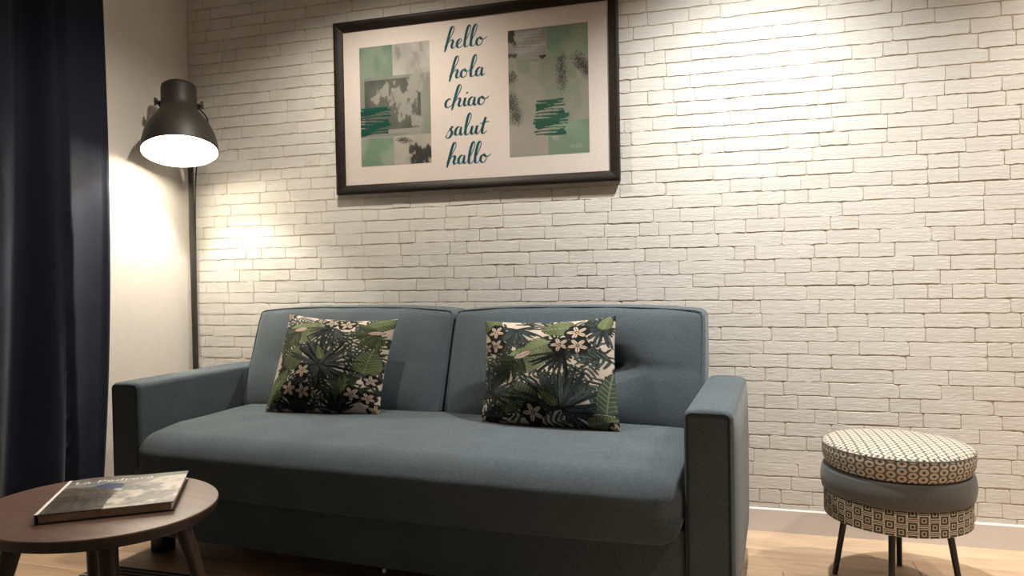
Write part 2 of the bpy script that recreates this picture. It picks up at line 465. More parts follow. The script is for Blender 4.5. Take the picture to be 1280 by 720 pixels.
# baseboards
def baseboard(name, x0, x1, y0, y1, along):
    c = 0.004; h = 0.0885
    if along == 'x': prof = [(y1, 0.0), (y0, 0.0), (y0, h-c), (y0+c, h), (y1, h)]; V = [(x0, p[0], p[1]) for p in prof]+[(x1, p[0], p[1]) for p in prof]
    else: prof = [(x0, 0.0), (x1, 0.0), (x1, h-c), (x1-c if x1 > x0 else x1+c, h), (x0, h)]; V = [(p[0], y0, p[1]) for p in prof]+[(p[0], y1, p[1]) for p in prof]
    n = 5; Fc = [(i, (i+1) % n, (i+1) % n+n, i+n) for i in range(n)]+[tuple(range(n))[::-1], tuple(range(n, 2*n))]
    return struct(pyd(name, V, Fc, M_BASEB, None, False))
baseboard('baseboard_back', XL, XR, -0.014, 0.0, 'x')
baseboard('baseboard_left', XL, XL+0.014, -0.64, -0.0145, 'y')
baseboard('baseboard_right', XR, XR-0.014, YB, -0.0145, 'y')

# ceiling downlights
for i, (x, y, pw, col, ang, bl, where) in enumerate(DOWNLIGHTS):
    d = thing('ceiling_downlight', 'round recessed ceiling downlight ' + where, 'ceiling light', (x, y, CEIL), 0, 'recessed downlights in the ceiling')
    lathe('trim_ring', [(0.036, 0.0), (0.038, -0.004), (0.046, -0.005), (0.048, 0.0)], M_TRIM, d, 40, 40, None, False)
    lathe('lens', [(0.0, -0.0006), (0.0355, -0.0006)], M_LENS, d, 40, 40, None, False)
    ld = bpy.data.lights.new('downlight_beam', 'SPOT'); ld.energy = pw; ld.color = col; ld.spot_size = radians(ang); ld.spot_blend = bl; ld.shadow_soft_size = 0.03
    lo = bpy.data.objects.new('downlight_beam', ld); C.objects.link(lo); lo.parent = d; lo.location = (0, 0, -0.012)

# ------------------------------------------------------------------ sofa
SA = radians(4.2)
sofa = thing('sofa', 'blue grey fabric three seat sofa with square arms against the brick wall', 'sofa', (0.0225, -1.02, 0), -SA)
UL, UR, AI_R, AI_L = -2.128, 0.010, -0.122, -1.992
SB = 0.11
rbox('base', (AI_L+0.002, AI_R-0.002), (0.004, 0.74), (SB, 0.33), 0.012, (10, 4, 3), M_SOFA, sofa, None, 2)
rbox('back_frame', (AI_L+0.002, AI_R-0.002), (0.70, 0.79), (SB, 0.62), 0.02, (10, 2, 4), M_SOFA, sofa, None, 3)
TUFT = [(-1.68, 0.20), (-1.377, 0.20), (-1.075, 0.235), (-0.768, 0.222), (-0.45, 0.21)]
def seat_def(p, s):
    if p[2] > 0.40:
        k = max(0, 1-s[0]**6)*max(0, 1-(s[1])**4)
        p[2] += 0.012*k
        for tu, tv in TUFT:
            d2 = ((p[0]-tu)/0.07)**2+((p[1]-tv)/0.05)**2
            p[2] -= 0.011*math.exp(-d2)
        p[2] += 0.0022*sin(p[0]*23+1)*sin(p[1]*19)
    if s[1] < -0.5:
        if p[2] < 0.36: p[1] -= 0.85*max(0, p[1]+0.038)
        kk = max(0, 1-abs(s[0])**14)*math.exp(-((p[2]-0.41)/0.09)**2)
        p[1] -= 0.022*kk
        ff = min(1, max(0, (0.37-p[2])/0.07)); p[2] -= 0.018*(1-s[0]**2)*ff
        p[2] -= 0.020*max(0, (-s[1]-0.5)/0.5)*min(1, max(0, (p[2]-0.37)/0.08))
    return p
seat = rbox('seat_cushion', (AI_L+0.003, AI_R-0.003), (-0.038, 0.64), (0.295, 0.486), 0.065, (70, 26, 5), M_SOFA, sofa, seat_def, 7)
def back_def(c0, tx):
    def f(p, s):
        if p[1] < 0.6:
            k = max(0, 1-abs(s[0])**4)*max(0, 1-abs(s[2])**4)
            p[1] -= 0.035*k
            for tz in (0.675,):
                d2 = ((p[0]-tx)/0.085)**2+((p[2]-tz)/0.07)**2
                p[1] += 0.055*math.exp(-d2)
                d3 = ((p[0]-tx)/0.02)**2+((p[2]-tz)/0.02)**2
                p[1] += 0.012*math.exp(-d3)
                # creases radiating sideways from the tuft
                p[1] += 0.018*math.exp(-((p[2]-tz)/0.022)**2)*math.exp(-abs(p[0]-tx)/0.13)
            p[1] += 0.003*sin(p[0]*31)*s[2]
        if s[2] > 0.5: p[2] += 0.016*max(0, 1-abs(s[0])**3.0)
        p[0] += 0.006*s[0]*(1-s[2]**2)
        p[1] += (p[2]-0.465)*0.345
        return p
    return f
for (a, b, tx) in ((AI_L+0.002, -1.070, -1.56), (-1.060, AI_R-0.004, -0.44)):
    bc = rbox('back_cushion', (a, b), (0.50, 0.665), (0.462, 0.868), 0.028, (44, 5, 26), M_SOFA, sofa, back_def(0, tx), 4)
    # seam piping along the front top edge and down the sides
    path = [(a+0.006, 0.503, 0.50), (a+0.004, 0.503, 0.70), (a+0.006, 0.505, 0.84), (a+0.02, 0.507, 0.862)]
    path += [(a+(b-a)*t, 0.507, 0.862+0.016*max(0, 1-abs(2*t-1)**3)) for t in np.linspace(0.06, 0.94, 14)]
    path += [(b-0.02, 0.507, 0.862), (b-0.006, 0.505, 0.84), (b-0.004, 0.503, 0.70), (b-0.006, 0.503, 0.50)]
    path = [(x, y_+(z-0.465)*0.345, z+0.002) for x, y_, z in path]
    tube('piping', catmull(path, 4), 0.0026, M_SOFA, bc, 6)
    lathe('tuft_button', [(0.0, 0.006), (0.006, 0.0055), (0.010, 0.003), (0.011, 0.0)], M_SOFA, bc, 16, 60, (lambda p, tx=tx: (p[0]+tx, 0.500+0.105+0.028-p[2], 0.675+p[1])), False)
def arm_def(outer):
    def f(p, s):
        if p[2] > 0.5: p[2] += 0.006*(1-s[0]**2)
        k = max(0, 1-s[1]**8)
        p[0] += 0.010*outer*k*max(0, outer*s[0])*max(0, 1-(s[2])**8)
        if s[1] > 0.5 and p[2] > 0.45: p[2] -= 0.02*((s[1]-0.5)/0.5)**2
        return p
    return f
for (a, b, sg) in ((AI_R, UR-0.008, 1), (UL+0.004, AI_L, -1)):
    ar = rbox('armrest', (a, b), (0.0, 0.79), (0.10, 0.640), 0.017, (5, 24, 16), M_SOFA, sofa, arm_def(sg), 5)
    i = 0.009; r = 0.014; pts = []
    x0, x1, zt, zb = a+i, b-i, 0.640-i+0.004, 0.104
    pts = [(x0, 0.0004, zb), (x0, 0.0004, 0.35)]
    pts += [(x0+r-r*cos(t), 0.0004, zt-r+r*sin(t)) for t in np.linspace(0, pi/2, 7)]
    pts += [(x1-r+r*sin(t), 0.0004, zt-r+r*cos(t)) for t in np.linspace(0, pi/2, 7)]
    pts += [(x1, 0.0004, 0.35), (x1, 0.0004, zb)]
    tube('piping', pts, 0.0024, M_PIPE, ar, 6)
for (lx, ly) in ((-2.045, 0.14), (-0.08, 0.14), (-2.045, 0.70), (-0.08, 0.70)):
    rbox('leg', (lx-0.03, lx+0.03), (ly-0.03, ly+0.03), (0.0, 0.118), 0.003, (1, 1, 1), M_BLACK, sofa, None, 1)
lathe('zip_pull', [(0.0, 0.0), (0.006, 0.001), (0.0075, 0.006), (0.006, 0.014), (0.0, 0.016)], M_GLIDE, sofa, 16, 40, (lambda p: (p[0]-1.028, p[1]+0.012, p[2]+SB-0.014)), False)['label'] = 'small pale metal tab under the base'

# ------------------------------------------------------------------ printed canvases (colour attribute painter)
class Paint:
    def __init__(s, nx, ny, bg, aspect=1.0):
        s.nx, s.ny = nx, ny
        s.X, s.Y = np.meshgrid((np.arange(nx)+0.5)/nx*aspect, (np.arange(ny)+0.5)/ny)   # y down
        s.img = np.empty((ny, nx, 3)); s.img[:] = bg
    def noise(s, scale, seed, oct=3):
        g = np.random.default_rng(seed); out = np.zeros(s.X.shape); amp = 1; tot = 0
        for o in range(oct):
            n = max(2, int(scale*2**o)); t = g.random((n+2, n+2))
            fx, fy = s.X/s.X.max()*n, s.Y/s.Y.max()*n
            ix, iy = np.minimum(fx.astype(int), n), np.minimum(fy.astype(int), n); ax_, ay = fx-ix, fy-iy
            ax_ = ax_*ax_*(3-2*ax_); ay = ay*ay*(3-2*ay)
            v = (t[iy, ix]*(1-ax_)+t[iy, ix+1]*ax_)*(1-ay)+(t[iy+1, ix]*(1-ax_)+t[iy+1, ix+1]*ax_)*ay
            out += v*amp; tot += amp; amp *= 0.55
        return out/tot
    def put(s, m, col):
        m = np.clip(m, 0, 1)[..., None]; s.img = s.img*(1-m)+np.asarray(col)*m
    def rect(s, x0, x1, y0, y1, col, col2=None, sc=6, seed=0):
        m = ((s.X >= x0) & (s.X <= x1) & (s.Y >= y0) & (s.Y <= y1)).astype(float)
        if col2 is None: s.put(m, col)
        else:
            n = np.clip((s.noise(sc, seed)-0.35)/0.3, 0, 1)[..., None]
            s.img = s.img*(1-m[..., None])+(np.asarray(col)*(1-n)+np.asarray(col2)*n)*m[..., None]
    def leaf(s, x, y, ang, L, W, col, rib=None, edge=None, pw=0.6, bend=0.0):
        dx, dy = s.X-x, s.Y-y; c, n = cos(ang), sin(ang)
        a = (dx*c+dy*n)/L; b = (-dx*n+dy*c)-bend*L*a*a
        ok = (a > 0) & (a < 1); aa = np.clip(a, 0, 1)
        prof = W*(aa**pw)*(1-aa)**0.75*1.6
        ins = ok & (np.abs(b) < prof)
        if edge is not None: s.put((ok & (np.abs(b) < prof*1.0+0.004)).astype(float), edge)
        s.put(ins.astype(float), col)
        if rib is not None: s.put((ins & (np.abs(b) < 0.0035)).astype(float), rib)
        return ins, a, b
    def fan(s, x, y, a0, a1, n, L, W, cols, edge, seed, bend=0.12):
        g = random.Random(seed); order = list(range(n)); g.shuffle(order)
        for i in order:
            a = radians(a0+(a1-a0)*(i+0.5)/n+g.uniform(-4, 4)); col = np.array(g.choice(cols))*g.uniform(0.75, 1.25)
            s.leaf(x, y, a, L*g.uniform(0.75, 1.08), W*g.uniform(0.8, 1.2), col, np.array(col)*0.45, edge, 0.75, g.uniform(-bend, bend))
    def frond(s, x, y, ang, L, n, lw, ll, col, edge, seed, curve=0.5):
        g = random.Random(seed)
        for i in range(n):
            t = i/n; px, py = x+cos(ang)*L*t-sin(ang)*curve*L*t*t*0.5, y+sin(ang)*L*t+cos(ang)*curve*L*t*t*0.5
            for sg in (-1, 1):
                c = np.array(col)*g.uniform(0.6, 1.4)
                s.leaf(px, py, ang+sg*(1.05-0.6*t)+g.uniform(-.1, .1), ll*(1-0.5*t)*g.uniform(.8, 1.1), lw, c, c*0.5, edge, 0.6, -sg*0.15)
    def broad(s, x, y, ang, L, W, col, vein, edge, nv=7):
        ins, a, b = s.leaf(x, y, ang, L, W, col, None, edge, 0.35)
        n = s.noise(9, int(x*977+y*131)+5); s.put(ins*np.clip((n-0.45)*2.2, 0, 0.6), np.array(col)*0.45)
        v = (np.abs(b) < 0.0045)
        for k in range(nv):
            t0 = 0.05+0.8*k/nv
            for sg in (-1, 1):
                v |= (np.abs((a-t0)*L-np.abs(b)*0.75) < 0.0035) & (np.sign(b) == sg)
        s.put((ins & v)*0.85, vein)
    def flower(s, x, y, r, seed):
        g = random.Random(seed); dk, cr = (0.008, 0.008, 0.007), (0.50, 0.41, 0.31)
        for k in range(6):
            a = 2*pi*k/6+g.uniform(-.2, .2); s.put((np.hypot(s.X-x-cos(a)*r*0.62, s.Y-y-sin(a)*r*0.62) < r*0.58).astype(float), dk)
        ph = g.uniform(0, 6)
        for k in range(5):
            a = 2*pi*k/5+ph; s.leaf(x, y, a, r*0.98, r*0.36, cr, (0.12, 0.08, 0.06), (0.10, 0.08, 0.06), 0.9)
        s.put((np.hypot(s.X-x, s.Y-y) < r*0.17).astype(float), (0.02, 0.015, 0.012))
        s.put((np.hypot(s.X-x, s.Y-y) < r*0.08).astype(float), (0.55, 0.47, 0.36))

CREAM = (0.50, 0.43, 0.36)
DK = (0.010, 0.011, 0.010)
GR, LG, DG = (0.085, 0.108, 0.048), (0.175, 0.198, 0.105), (0.038, 0.054, 0.028)
TE = [(0.055, 0.075, 0.075), (0.085, 0.105, 0.10), (0.035, 0.045, 0.045)]
def pillow_print(kind, n):
    P = Paint(n, n, CREAM); N = P.noise(5, 3); P.put((N-0.4)*0.5, (0.40, 0.31, 0.25))
    g = random.Random(3 if kind == 'b' else 4)
    for k in range(60):
        x, y = (k % 8+g.uniform(0, 1))/8, (k//8+g.uniform(0, 1))/8
        if g.random() < 0.6: P.frond(x, y, g.uniform(0, 6.3), 0.16, 5, 0.011, 0.085, g.choice([TE[1], TE[0], GR, DG]), DK, 300+k)
        else: P.fan(x, y, g.uniform(0, 360), 400, 9, 0.11, 0.010, TE+[DG, GR], DK, 300+k)
    if kind == 'b':
        fills = [(-0.02, 0.55, 0), (0.98, 0.42, 170), (0.15, 0.42, 70), (0.84, 0.44, 95), (0.5, 0.98, -20), (0.02, 0.99, -50), (0.97, 0.62, 140), (0.8, 0.62, 60), (0.33, 0.58, 80)]
        for k, (x, y, a) in enumerate(fills): P.frond(x, y, radians(a), 0.22, 6, 0.011, 0.11, TE[1], DK, 50+k)
        P.broad(0.02, 0.16, radians(-60), 0.22, 0.11, GR, LG, DK); P.broad(0.72, 0.10, radians(172), 0.24, 0.11, GR, LG, DK)
        P.fan(0.29, 0.115, -20, 200, 15, 0.22, 0.014, TE, DK, 11); P.fan(0.29, 0.115, 60, 120, 5, 0.26, 0.016, TE, DK, 12)
        P.fan(0.93, 0.13, 60, 300, 16, 0.19, 0.014, TE, DK, 13); P.broad(0.92, 0.14, radians(-75), 0.15, 0.06, GR, LG, DK)
        P.broad(0.27, 0.50, radians(-28), 0.38, 0.155, LG, (0.06, 0.08, 0.03), DK, 9); P.broad(0.56, 0.28, radians(150), 0.26, 0.12, LG, (0.07, 0.09, 0.035), DK, 7)
        P.frond(0.34, 0.42, radians(125), 0.30, 11, 0.016, 0.16, DG, DK, 21, 0.5); P.fan(0.30, 0.46, 60, 220, 14, 0.22, 0.016, [DG, (0.05, 0.07, 0.03)], DK, 22)
        P.leaf(0.42, 0.36, radians(150), 0.15, 0.04, (0.45, 0.34, 0.27), (0.2, 0.13, 0.1), DK)
        P.broad(0.42, 0.86, radians(-125), 0.26, 0.13, (0.06, 0.086, 0.060), LG, DK); P.broad(0.22, 0.92, radians(-80), 0.2, 0.09, (0.05, 0.07, 0.03), LG, DK)
        P.fan(0.67, 0.36, 80, 175, 11, 0.30, 0.013, [DK, (0.03, 0.035, 0.03)], DK, 23)
        P.fan(0.63, 0.87, 165, 385, 34, 0.36, 0.016, TE, DK, 24); P.fan(0.63, 0.87, 215, 330, 12, 0.36, 0.020, TE, DK, 25); P.fan(0.63, 0.88, -15, 60, 8, 0.28, 0.015, TE, DK, 26)
        P.broad(0.60, 0.84, radians(-135), 0.17, 0.05, (0.06, 0.08, 0.04), LG, DK)
        P.fan(0.08, 0.74, 180, 400, 20, 0.24, 0.014, TE, DK, 27); P.fan(0.02, 0.95, -60, 40, 9, 0.24, 0.012, TE, DK, 28)
        P.broad(0.93, 0.88, radians(-80), 0.36, 0.09, (0.06, 0.086, 0.060), LG, DK); P.broad(0.80, 0.98, radians(-20), 0.22, 0.07, GR, LG, DK)
        for k, (x, y, r) in enumerate([(0.115, 0.145, .075), (0.125, 0.295, .072), (0.03, 0.31, .06), (0.75, 0.165, .078), (0.635, 0.295, .072), (0.765, 0.305, .074), (0.42, 0.905, .078), (0.98, 0.985, .05), (0.02, 0.985, .05)]): P.flower(x, y, r, 70+k)
    else:
        fills = [(0.02, 0.12, 70), (0.06, 0.3, 60), (0.66, 0.2, 70), (0.98, 0.5, 120), (0.55, 0.2, 100), (0.02, 0.98, -60), (0.5, 0.98, -40), (0.12, 0.2, 20)]
        for k, (x, y, a) in enumerate(fills): P.frond(x, y, radians(a), 0.22, 6, 0.011, 0.11, TE[1], DK, 150+k)
        P.broad(0.10, 0.30, radians(-25), 0.40, 0.16, LG, (0.07, 0.09, 0.03), DK, 9)
        P.frond(0.22, 0.20, radians(130), 0.28, 10, 0.016, 0.14, GR, DK, 121, -0.4); P.fan(0.22, 0.22, 70, 200, 12, 0.20, 0.015, [GR, DG], DK, 122)
        P.leaf(0.28, 0.17, radians(160), 0.13, 0.035, (0.45, 0.34, 0.27), (0.2, 0.13, 0.1), DK)
        P.fan(0.52, 0.15, 100, 175, 9, 0.28, 0.012, [DK, TE[0]], DK, 123); P.fan(0.54, 0.15, 30, 100, 7, 0.2, 0.012, [TE[1], TE[2]], DK, 124)
        P.broad(0.80, 0.14, radians(-25), 0.26, 0.10, GR, LG, DK); P.fan(0.92, 0.18, 70, 215, 16, 0.27, 0.016, [GR, DG, (0.07, 0.09, 0.035)], DK, 125)
        P.leaf(0.96, 0.18, radians(170), 0.13, 0.03, (0.45, 0.34, 0.27), (0.2, 0.13, 0.1), DK)
        P.broad(0.20, 0.62, radians(-75), 0.24, 0.12, GR, LG, DK); P.broad(0.87, 0.63, radians(-80), 0.26, 0.13, GR, LG, DK); P.broad(0.03, 0.95, radians(-65), 0.36, 0.12, GR, LG, DK)
        P.fan(0.50, 0.58, 190, 400, 34, 0.34, 0.014, TE+[DK], DK, 126); P.fan(0.50, 0.58, 20, 190, 20, 0.22, 0.013, TE+[DK], DK, 127); P.broad(0.5, 0.52, radians(-110), 0.16, 0.045, GR, LG, DK)
        P.fan(0.72, 0.88, 170, 370, 22, 0.24, 0.018, [GR, DG, (0.10, 0.12, 0.05)], DK, 128); P.fan(0.30, 1.0, 190, 350, 16, 0.22, 0.014, [DK, (0.03, 0.035, 0.03)], DK, 129); P.fan(0.66, 0.99, 190, 350, 14, 0.18, 0.014, [DK, TE[2]], DK, 130)
        for k, (x, y, r) in enumerate([(0.49, 0.085, .06), (0.63, 0.10, .066), (0.35, 0.64, .07), (0.24, 0.81, .07), (0.37, 0.83, .07), (0.80, 0.84, .068), (0.92, 0.86, .055), (0.93, 0.69, .055), (0.03, 0.04, .05), (0.97, 0.97, .06)]): P.flower(x, y, r, 90+k)
    N2 = P.noise(60, 8, 1); P.img *= (0.9+0.2*N2)[..., None]
    return P.img

def set_print(me, cols):
    at = me.color_attributes.new('print', 'FLOAT_COLOR', 'POINT')
    a = np.ones((len(me.vertices), 4), np.float32); a[:, :3] = cols; at.data.foreach_set('color', a.ravel())

def grid_mesh(name, V, nx, ny, cols, mat, parent=None):
    F_ = [(j*nx+i, j*nx+i+1, (j+1)*nx+i+1, (j+1)*nx+i) for j in range(ny-1) for i in range(nx-1)]
    o = pyd(name, V, F_, mat, parent, True); set_print(o.data, cols); return o

def make_pillow(label, kind, TL, TR, BR, BL, T, n=230, sag=0.05):
    TL, TR, BR, BL = [np.array(p, float) for p in (TL, TR, BR, BL)]
    origin = (BL+BR)/2
    o_w = np.array([0.0225, -1.02, 0]); ca, sa = cos(-SA), sin(-SA)
    img = pillow_print(kind, n)
    a = np.linspace(0, 1, n); A, B = np.meshgrid(a, a)       # B: 0 top -> 1 bottom
    s, t = 2*A-1, 2*B-1
    A2 = 0.5+0.5*s*(1-sag*(1-t**2)); B2 = 0.5+0.5*t*(1-sag*(1-s**2)*np.where(t < 0, 1.9, 0.45))
    P = (TL[None, None]*((1-A2)*(1-B2))[..., None]+TR*(A2*(1-B2))[..., None]+BR*(A2*B2)[..., None]+BL*((1-A2)*B2)[..., None])
    nrm = np.cross((TR-TL), (TL-BL)); nrm /= np.linalg.norm(nrm)
    if nrm[1] > 0: nrm = -nrm
    th = T*((1-np.abs(s)**2.6)**0.62)*((1-np.abs(t)**2.6)**0.62)
    wr = 0.004*np.sin(s*9+t*3)*np.sin(t*7-s*4)*th/T
    fr = P+nrm*(th+wr+0.003*np.sin(s*5+2)*np.sin(t*6))[..., None]; bk = P-nrm*(th*0.55)[..., None]
    V = np.concatenate([fr.reshape(-1, 3), bk.reshape(-1, 3)])-origin
    Fc = []
    N = n*n
    idx = np.arange(N).reshape(n, n); bidx = idx+N
    bidx = bidx.copy()
    q = np.stack([idx[:-1, :-1], idx[1:, :-1], idx[1:, 1:], idx[:-1, 1:]], -1).reshape(-1, 4)
    qb = np.stack([bidx[:-1, :-1], bidx[:-1, 1:], bidx[1:, 1:], bidx[1:, :-1]], -1).reshape(-1, 4)
    ring = list(idx[0, :])+list(idx[1:, -1])+list(idx[-1, -2::-1])+list(idx[-2:0:-1, 0])
    side = [(ring[i], ring[(i+1) % len(ring)], ring[(i+1) % len(ring)]+N, ring[i]+N) for i in range(len(ring))]
    Fc = q.tolist()+qb.tolist()+[tuple(int(k) for k in f) for f in side]
    me = bpy.data.meshes.new('throw_pillow'); me.from_pydata(V.tolist(), [], Fc); me.update(); smooth(me)
    flat = img.reshape(-1, 3); set_print(me, np.concatenate([flat, flat[::-1]]))
    o = link('throw_pillow', me, M_PILLOW)
    o.location = (o_w[0]+origin[0]*ca-origin[1]*sa, o_w[1]+origin[0]*sa+origin[1]*ca, origin[2]); o.rotation_euler = (0, 0, -SA)
    return tag(o, label, 'pillow', 'leaf print throw pillows on the sofa')

make_pillow('leaf print throw pillow leaning at an angle near the sofa end by the floor lamp', 'a',
            (-1.742, 0.515, 0.861), (-1.246, 0.515, 0.841), (-1.265, 0.395, 0.496), (-1.728, 0.335, 0.496), 0.078)
make_pillow('leaf print throw pillow with sagging top edge on the sofa half nearer the stool', 'b',
            (-0.884, 0.51, 0.838), (-0.404, 0.51, 0.857), (-0.362, 0.36, 0.495), (-0.852, 0.375, 0.495), 0.085)

# ------------------------------------------------------------------ framed picture
FX0, FX1, FZ0, FZ1, FD, FW = -1.651, -0.383, 1.375, 2.138, 0.030, 0.040
pic = thing('framed_picture', 'dark wood framed print with two abstract panels and teal greetings on brick wall', 'picture', ((FX0+FX1)/2, -0.0042, FZ0))
px0 = (FX0+FX1)/2; w2 = (FX1-FX0)/2; hh = FZ1-FZ0
prof = [(0, 0.0), (0, -FD), (0.004, -FD-0.002), (0.012, -FD-0.002), (0.030, -FD+0.008), (FW, -FD+0.012), (FW, -0.006), (FW, 0.0)]  # inset, y
def rail(cor0, cor1, d0, d1):
    V = []
    for c_, d_ in ((cor0, d0), (cor1, d1)):
        for i, y_ in prof: V.append((c_[0]+d_[0]*i, y_, c_[1]+d_[1]*i))
    n = len(prof); Fc = [(k, (k+1) % n, (k+1) % n+n, k+n) for k in range(n)]+[tuple(range(n))[::-1], tuple(range(n, 2*n))]
    return pyd('frame_rail', V, Fc, M_FRAME, pic, True, 30)
cs = [(-w2, 0), (w2, 0), (w2, hh), (-w2, hh)]; ds = [(1, 1), (-1, 1), (-1, -1), (1, -1)]
for k in range(4): rail(cs[k], cs[(k+1) % 4], ds[k], ds[(k+1) % 4])
pyd('mat_board', *box_vf(-w2+0.02, w2-0.02, -0.012, -0.007, 0.02, hh-0.02), M_MATBOARD, pic, False)

# abstract panels
def lin(r, g, b):
    m = (r+g+b)/3.0
    return tuple(((m+(c-m)*0.68)/255.0)**2.2*0.72 for c in (r, g, b))
def scribble(P, x, y, w, h, n, lw, col, seed):
    g = random.Random(seed)
    for i in range(n):
        yy = y+h*i/(n-1); k = 1-0.35*abs(2*i/(n-1)-1)*g.uniform(0.4, 1)
        x0, x1 = x-w/2*k*g.uniform(0.8, 1.05), x+w/2*k*g.uniform(0.8, 1.05); sl = g.uniform(-0.05, 0.02)
        t = (P.X-x0)/(x1-x0); l = lw*(0.65+0.35*np.sin(t*3.1+i))*g.uniform(0.7, 1.25)
        m = (t > 0) & (t < 1) & (np.abs(P.Y-yy-sl*(P.X-x)-0.005*np.sin(t*4+i)) < l)
        P.put(m.astype(float), np.array(col)*g.uniform(0.85, 1.15))
def speck(P, cx, cy, rx, ry, ang, col, seed):
    c, s_ = cos(ang), sin(ang); dx, dy = P.X-cx, P.Y-cy
    d = np.sqrt(((dx*c+dy*s_)/rx)**2+((-dx*s_+dy*c)/ry)**2)
    m = np.random.default_rng(seed).random(P.X.shape) < np.clip(1.35-d, 0, 1)*0.9
    P.put(m.astype(float)*0.85, col)
def brushy(P, cx, cy, rx, ry, ang, col, seed, k=16):
    c, s_ = cos(ang), sin(ang); dx, dy = P.X-cx, P.Y-cy
    d = np.sqrt(((dx*c+dy*s_)/rx)**2+((-dx*s_+dy*c)/ry)**2)
    n = P.noise(k, seed, 4); P.put(np.clip((1.05-d+(n-0.5)*3.2)*2.2, 0, 0.92), col)
AS = 0.337/0.527
def panel_left(nx, ny):
    P = Paint(nx, ny, lin(185, 175, 160), AS)
    P.rect(0, AS*.48, 0, .26, lin(112, 148, 118), lin(140, 165, 140), 4, 1)
    P.rect(AS*.48, AS, 0, .26, lin(176, 172, 162), lin(200, 194, 184), 5, 2)
    brushy(P, AS*.56, .1, .03, .07, 0, lin(150, 148, 142), 4); brushy(P, AS*.8, .12, .05, .08, .4, lin(160, 158, 152), 5)
    P.rect(0, AS, .26, .76, lin(140, 145, 132), lin(152, 155, 142), 4, 3)
    P.rect(AS*.07, AS*.86, .285, .73, lin(84, 92, 82), lin(104, 110, 98), 4, 6)
    for k, (x, y, rx, ry, a) in enumerate([(.33, .40, .09, .05, -.5), (.55, .45, .07, .07, .3), (.72, .38, .06, .10, .5), (.66, .54, .07, .08, .4), (.82, .35, .05, .1, .2), (.8, .65, .07, .04, .5)]):
        brushy(P, AS*x, y, rx, ry, a, lin(168, 165, 152), 30+k)
    P.rect(AS*.4, AS*.86, .70, .735, lin(160, 158, 146))
    scribble(P, AS*.20, .52, AS*.52, .21, 10, .013, lin(8, 92, 74), 5)
    P.rect(0, AS*.48, .765, 1, lin(116, 158, 124), lin(150, 172, 146), 5, 9)
    P.rect(AS*.48, AS, .765, 1, lin(190, 180, 164), lin(178, 170, 154), 5, 10)
    brushy(P, AS*.92, .93, .10, .14, .6, lin(38, 42, 38), 12, 10); brushy(P, AS*.72, .88, .06, .06, .6, lin(60, 62, 56), 13, 14); speck(P, AS*.62, .80, .07, .025, .2, lin(42, 42, 38), 14)
    return P.img
def panel_right(nx, ny):
    P = Paint(nx, ny, lin(168, 160, 144), AS)
    P.rect(0, AS, .24, .74, lin(166, 158, 142), lin(142, 152, 126), 4, 21)
    P.rect(0, AS*.48, 0, .24, lin(150, 148, 138), lin(158, 156, 146), 4, 22)
    brushy(P, AS*.05, .06, .035, .07, 0, lin(48, 48, 44), 23); brushy(P, AS*.06, .2, .03, .03, 0, lin(60, 60, 54), 24)
    scribble(P, AS*.27, .03, AS*.42, .2, 11, .010, lin(172, 170, 160), 25); brushy(P, AS*.46, .225, .03, .012, 0, lin(40, 40, 36), 26); P.rect(AS*.1, AS*.42, .245, .262, lin(138, 150, 124))
    P.rect(AS*.49, AS, 0, .24, lin(120, 160, 124), lin(152, 168, 136), 4, 27)
    brushy(P, AS*.2, .31, .08, .05, 0, lin(140, 155, 124), 28); brushy(P, AS*.8, .37, .06, .08, 0, lin(138, 152, 118), 29)
    ink = lin(74, 64, 60)
    for k, (x, y, rx, ry, a) in enumerate([(.67, .36, .042, .14, 0), (.90, .30, .05, .085, -.5), (.96, .36, .04, .07, -.2), (.04, .37, .045, .05, 0), (.04, .58, .05, .08, -.1), (.10, .68, .05, .06, 0)]): speck(P, AS*x, y, rx, ry, a, ink, 60+k)
    P.rect(0, AS*.48, .76, 1, lin(176, 166, 152), lin(168, 160, 146), 4, 31); P.rect(AS*.49, AS, .74, 1, lin(118, 152, 118), lin(134, 164, 130), 4, 32)
    brushy(P, AS*.56, .85, .03, .03, 0, lin(164, 168, 144), 33); brushy(P, AS*.78, .94, .06, .02, 0, lin(140, 165, 130), 34)
    scribble(P, AS*.52, .575, AS*.46, .26, 12, .013, lin(36, 98, 74), 35)
    return P.img
for (x0, x1, fn) in ((-1.5325, -1.1965, panel_left), (-0.8435, -0.506, panel_right)):
    nx, ny = 130, 204; z1_, z0_ = 2.021-FZ0, 1.4945-FZ0
    V = [(x0-px0+(x1-x0)*i/(nx-1), -0.0125, z1_+(z0_-z1_)*j/(ny-1)) for j in range(ny) for i in range(nx)]
    F_ = [(j*nx+i, (j+1)*nx+i, (j+1)*nx+i+1, j*nx+i+1) for j in range(ny-1) for i in range(nx-1)]
    o = pyd('art_panel', V, F_, M_PRINT, pic, True); set_print(o.data, fn(nx, ny).reshape(-1, 3))
    o['label'] = 'green and grey abstract brush panel'

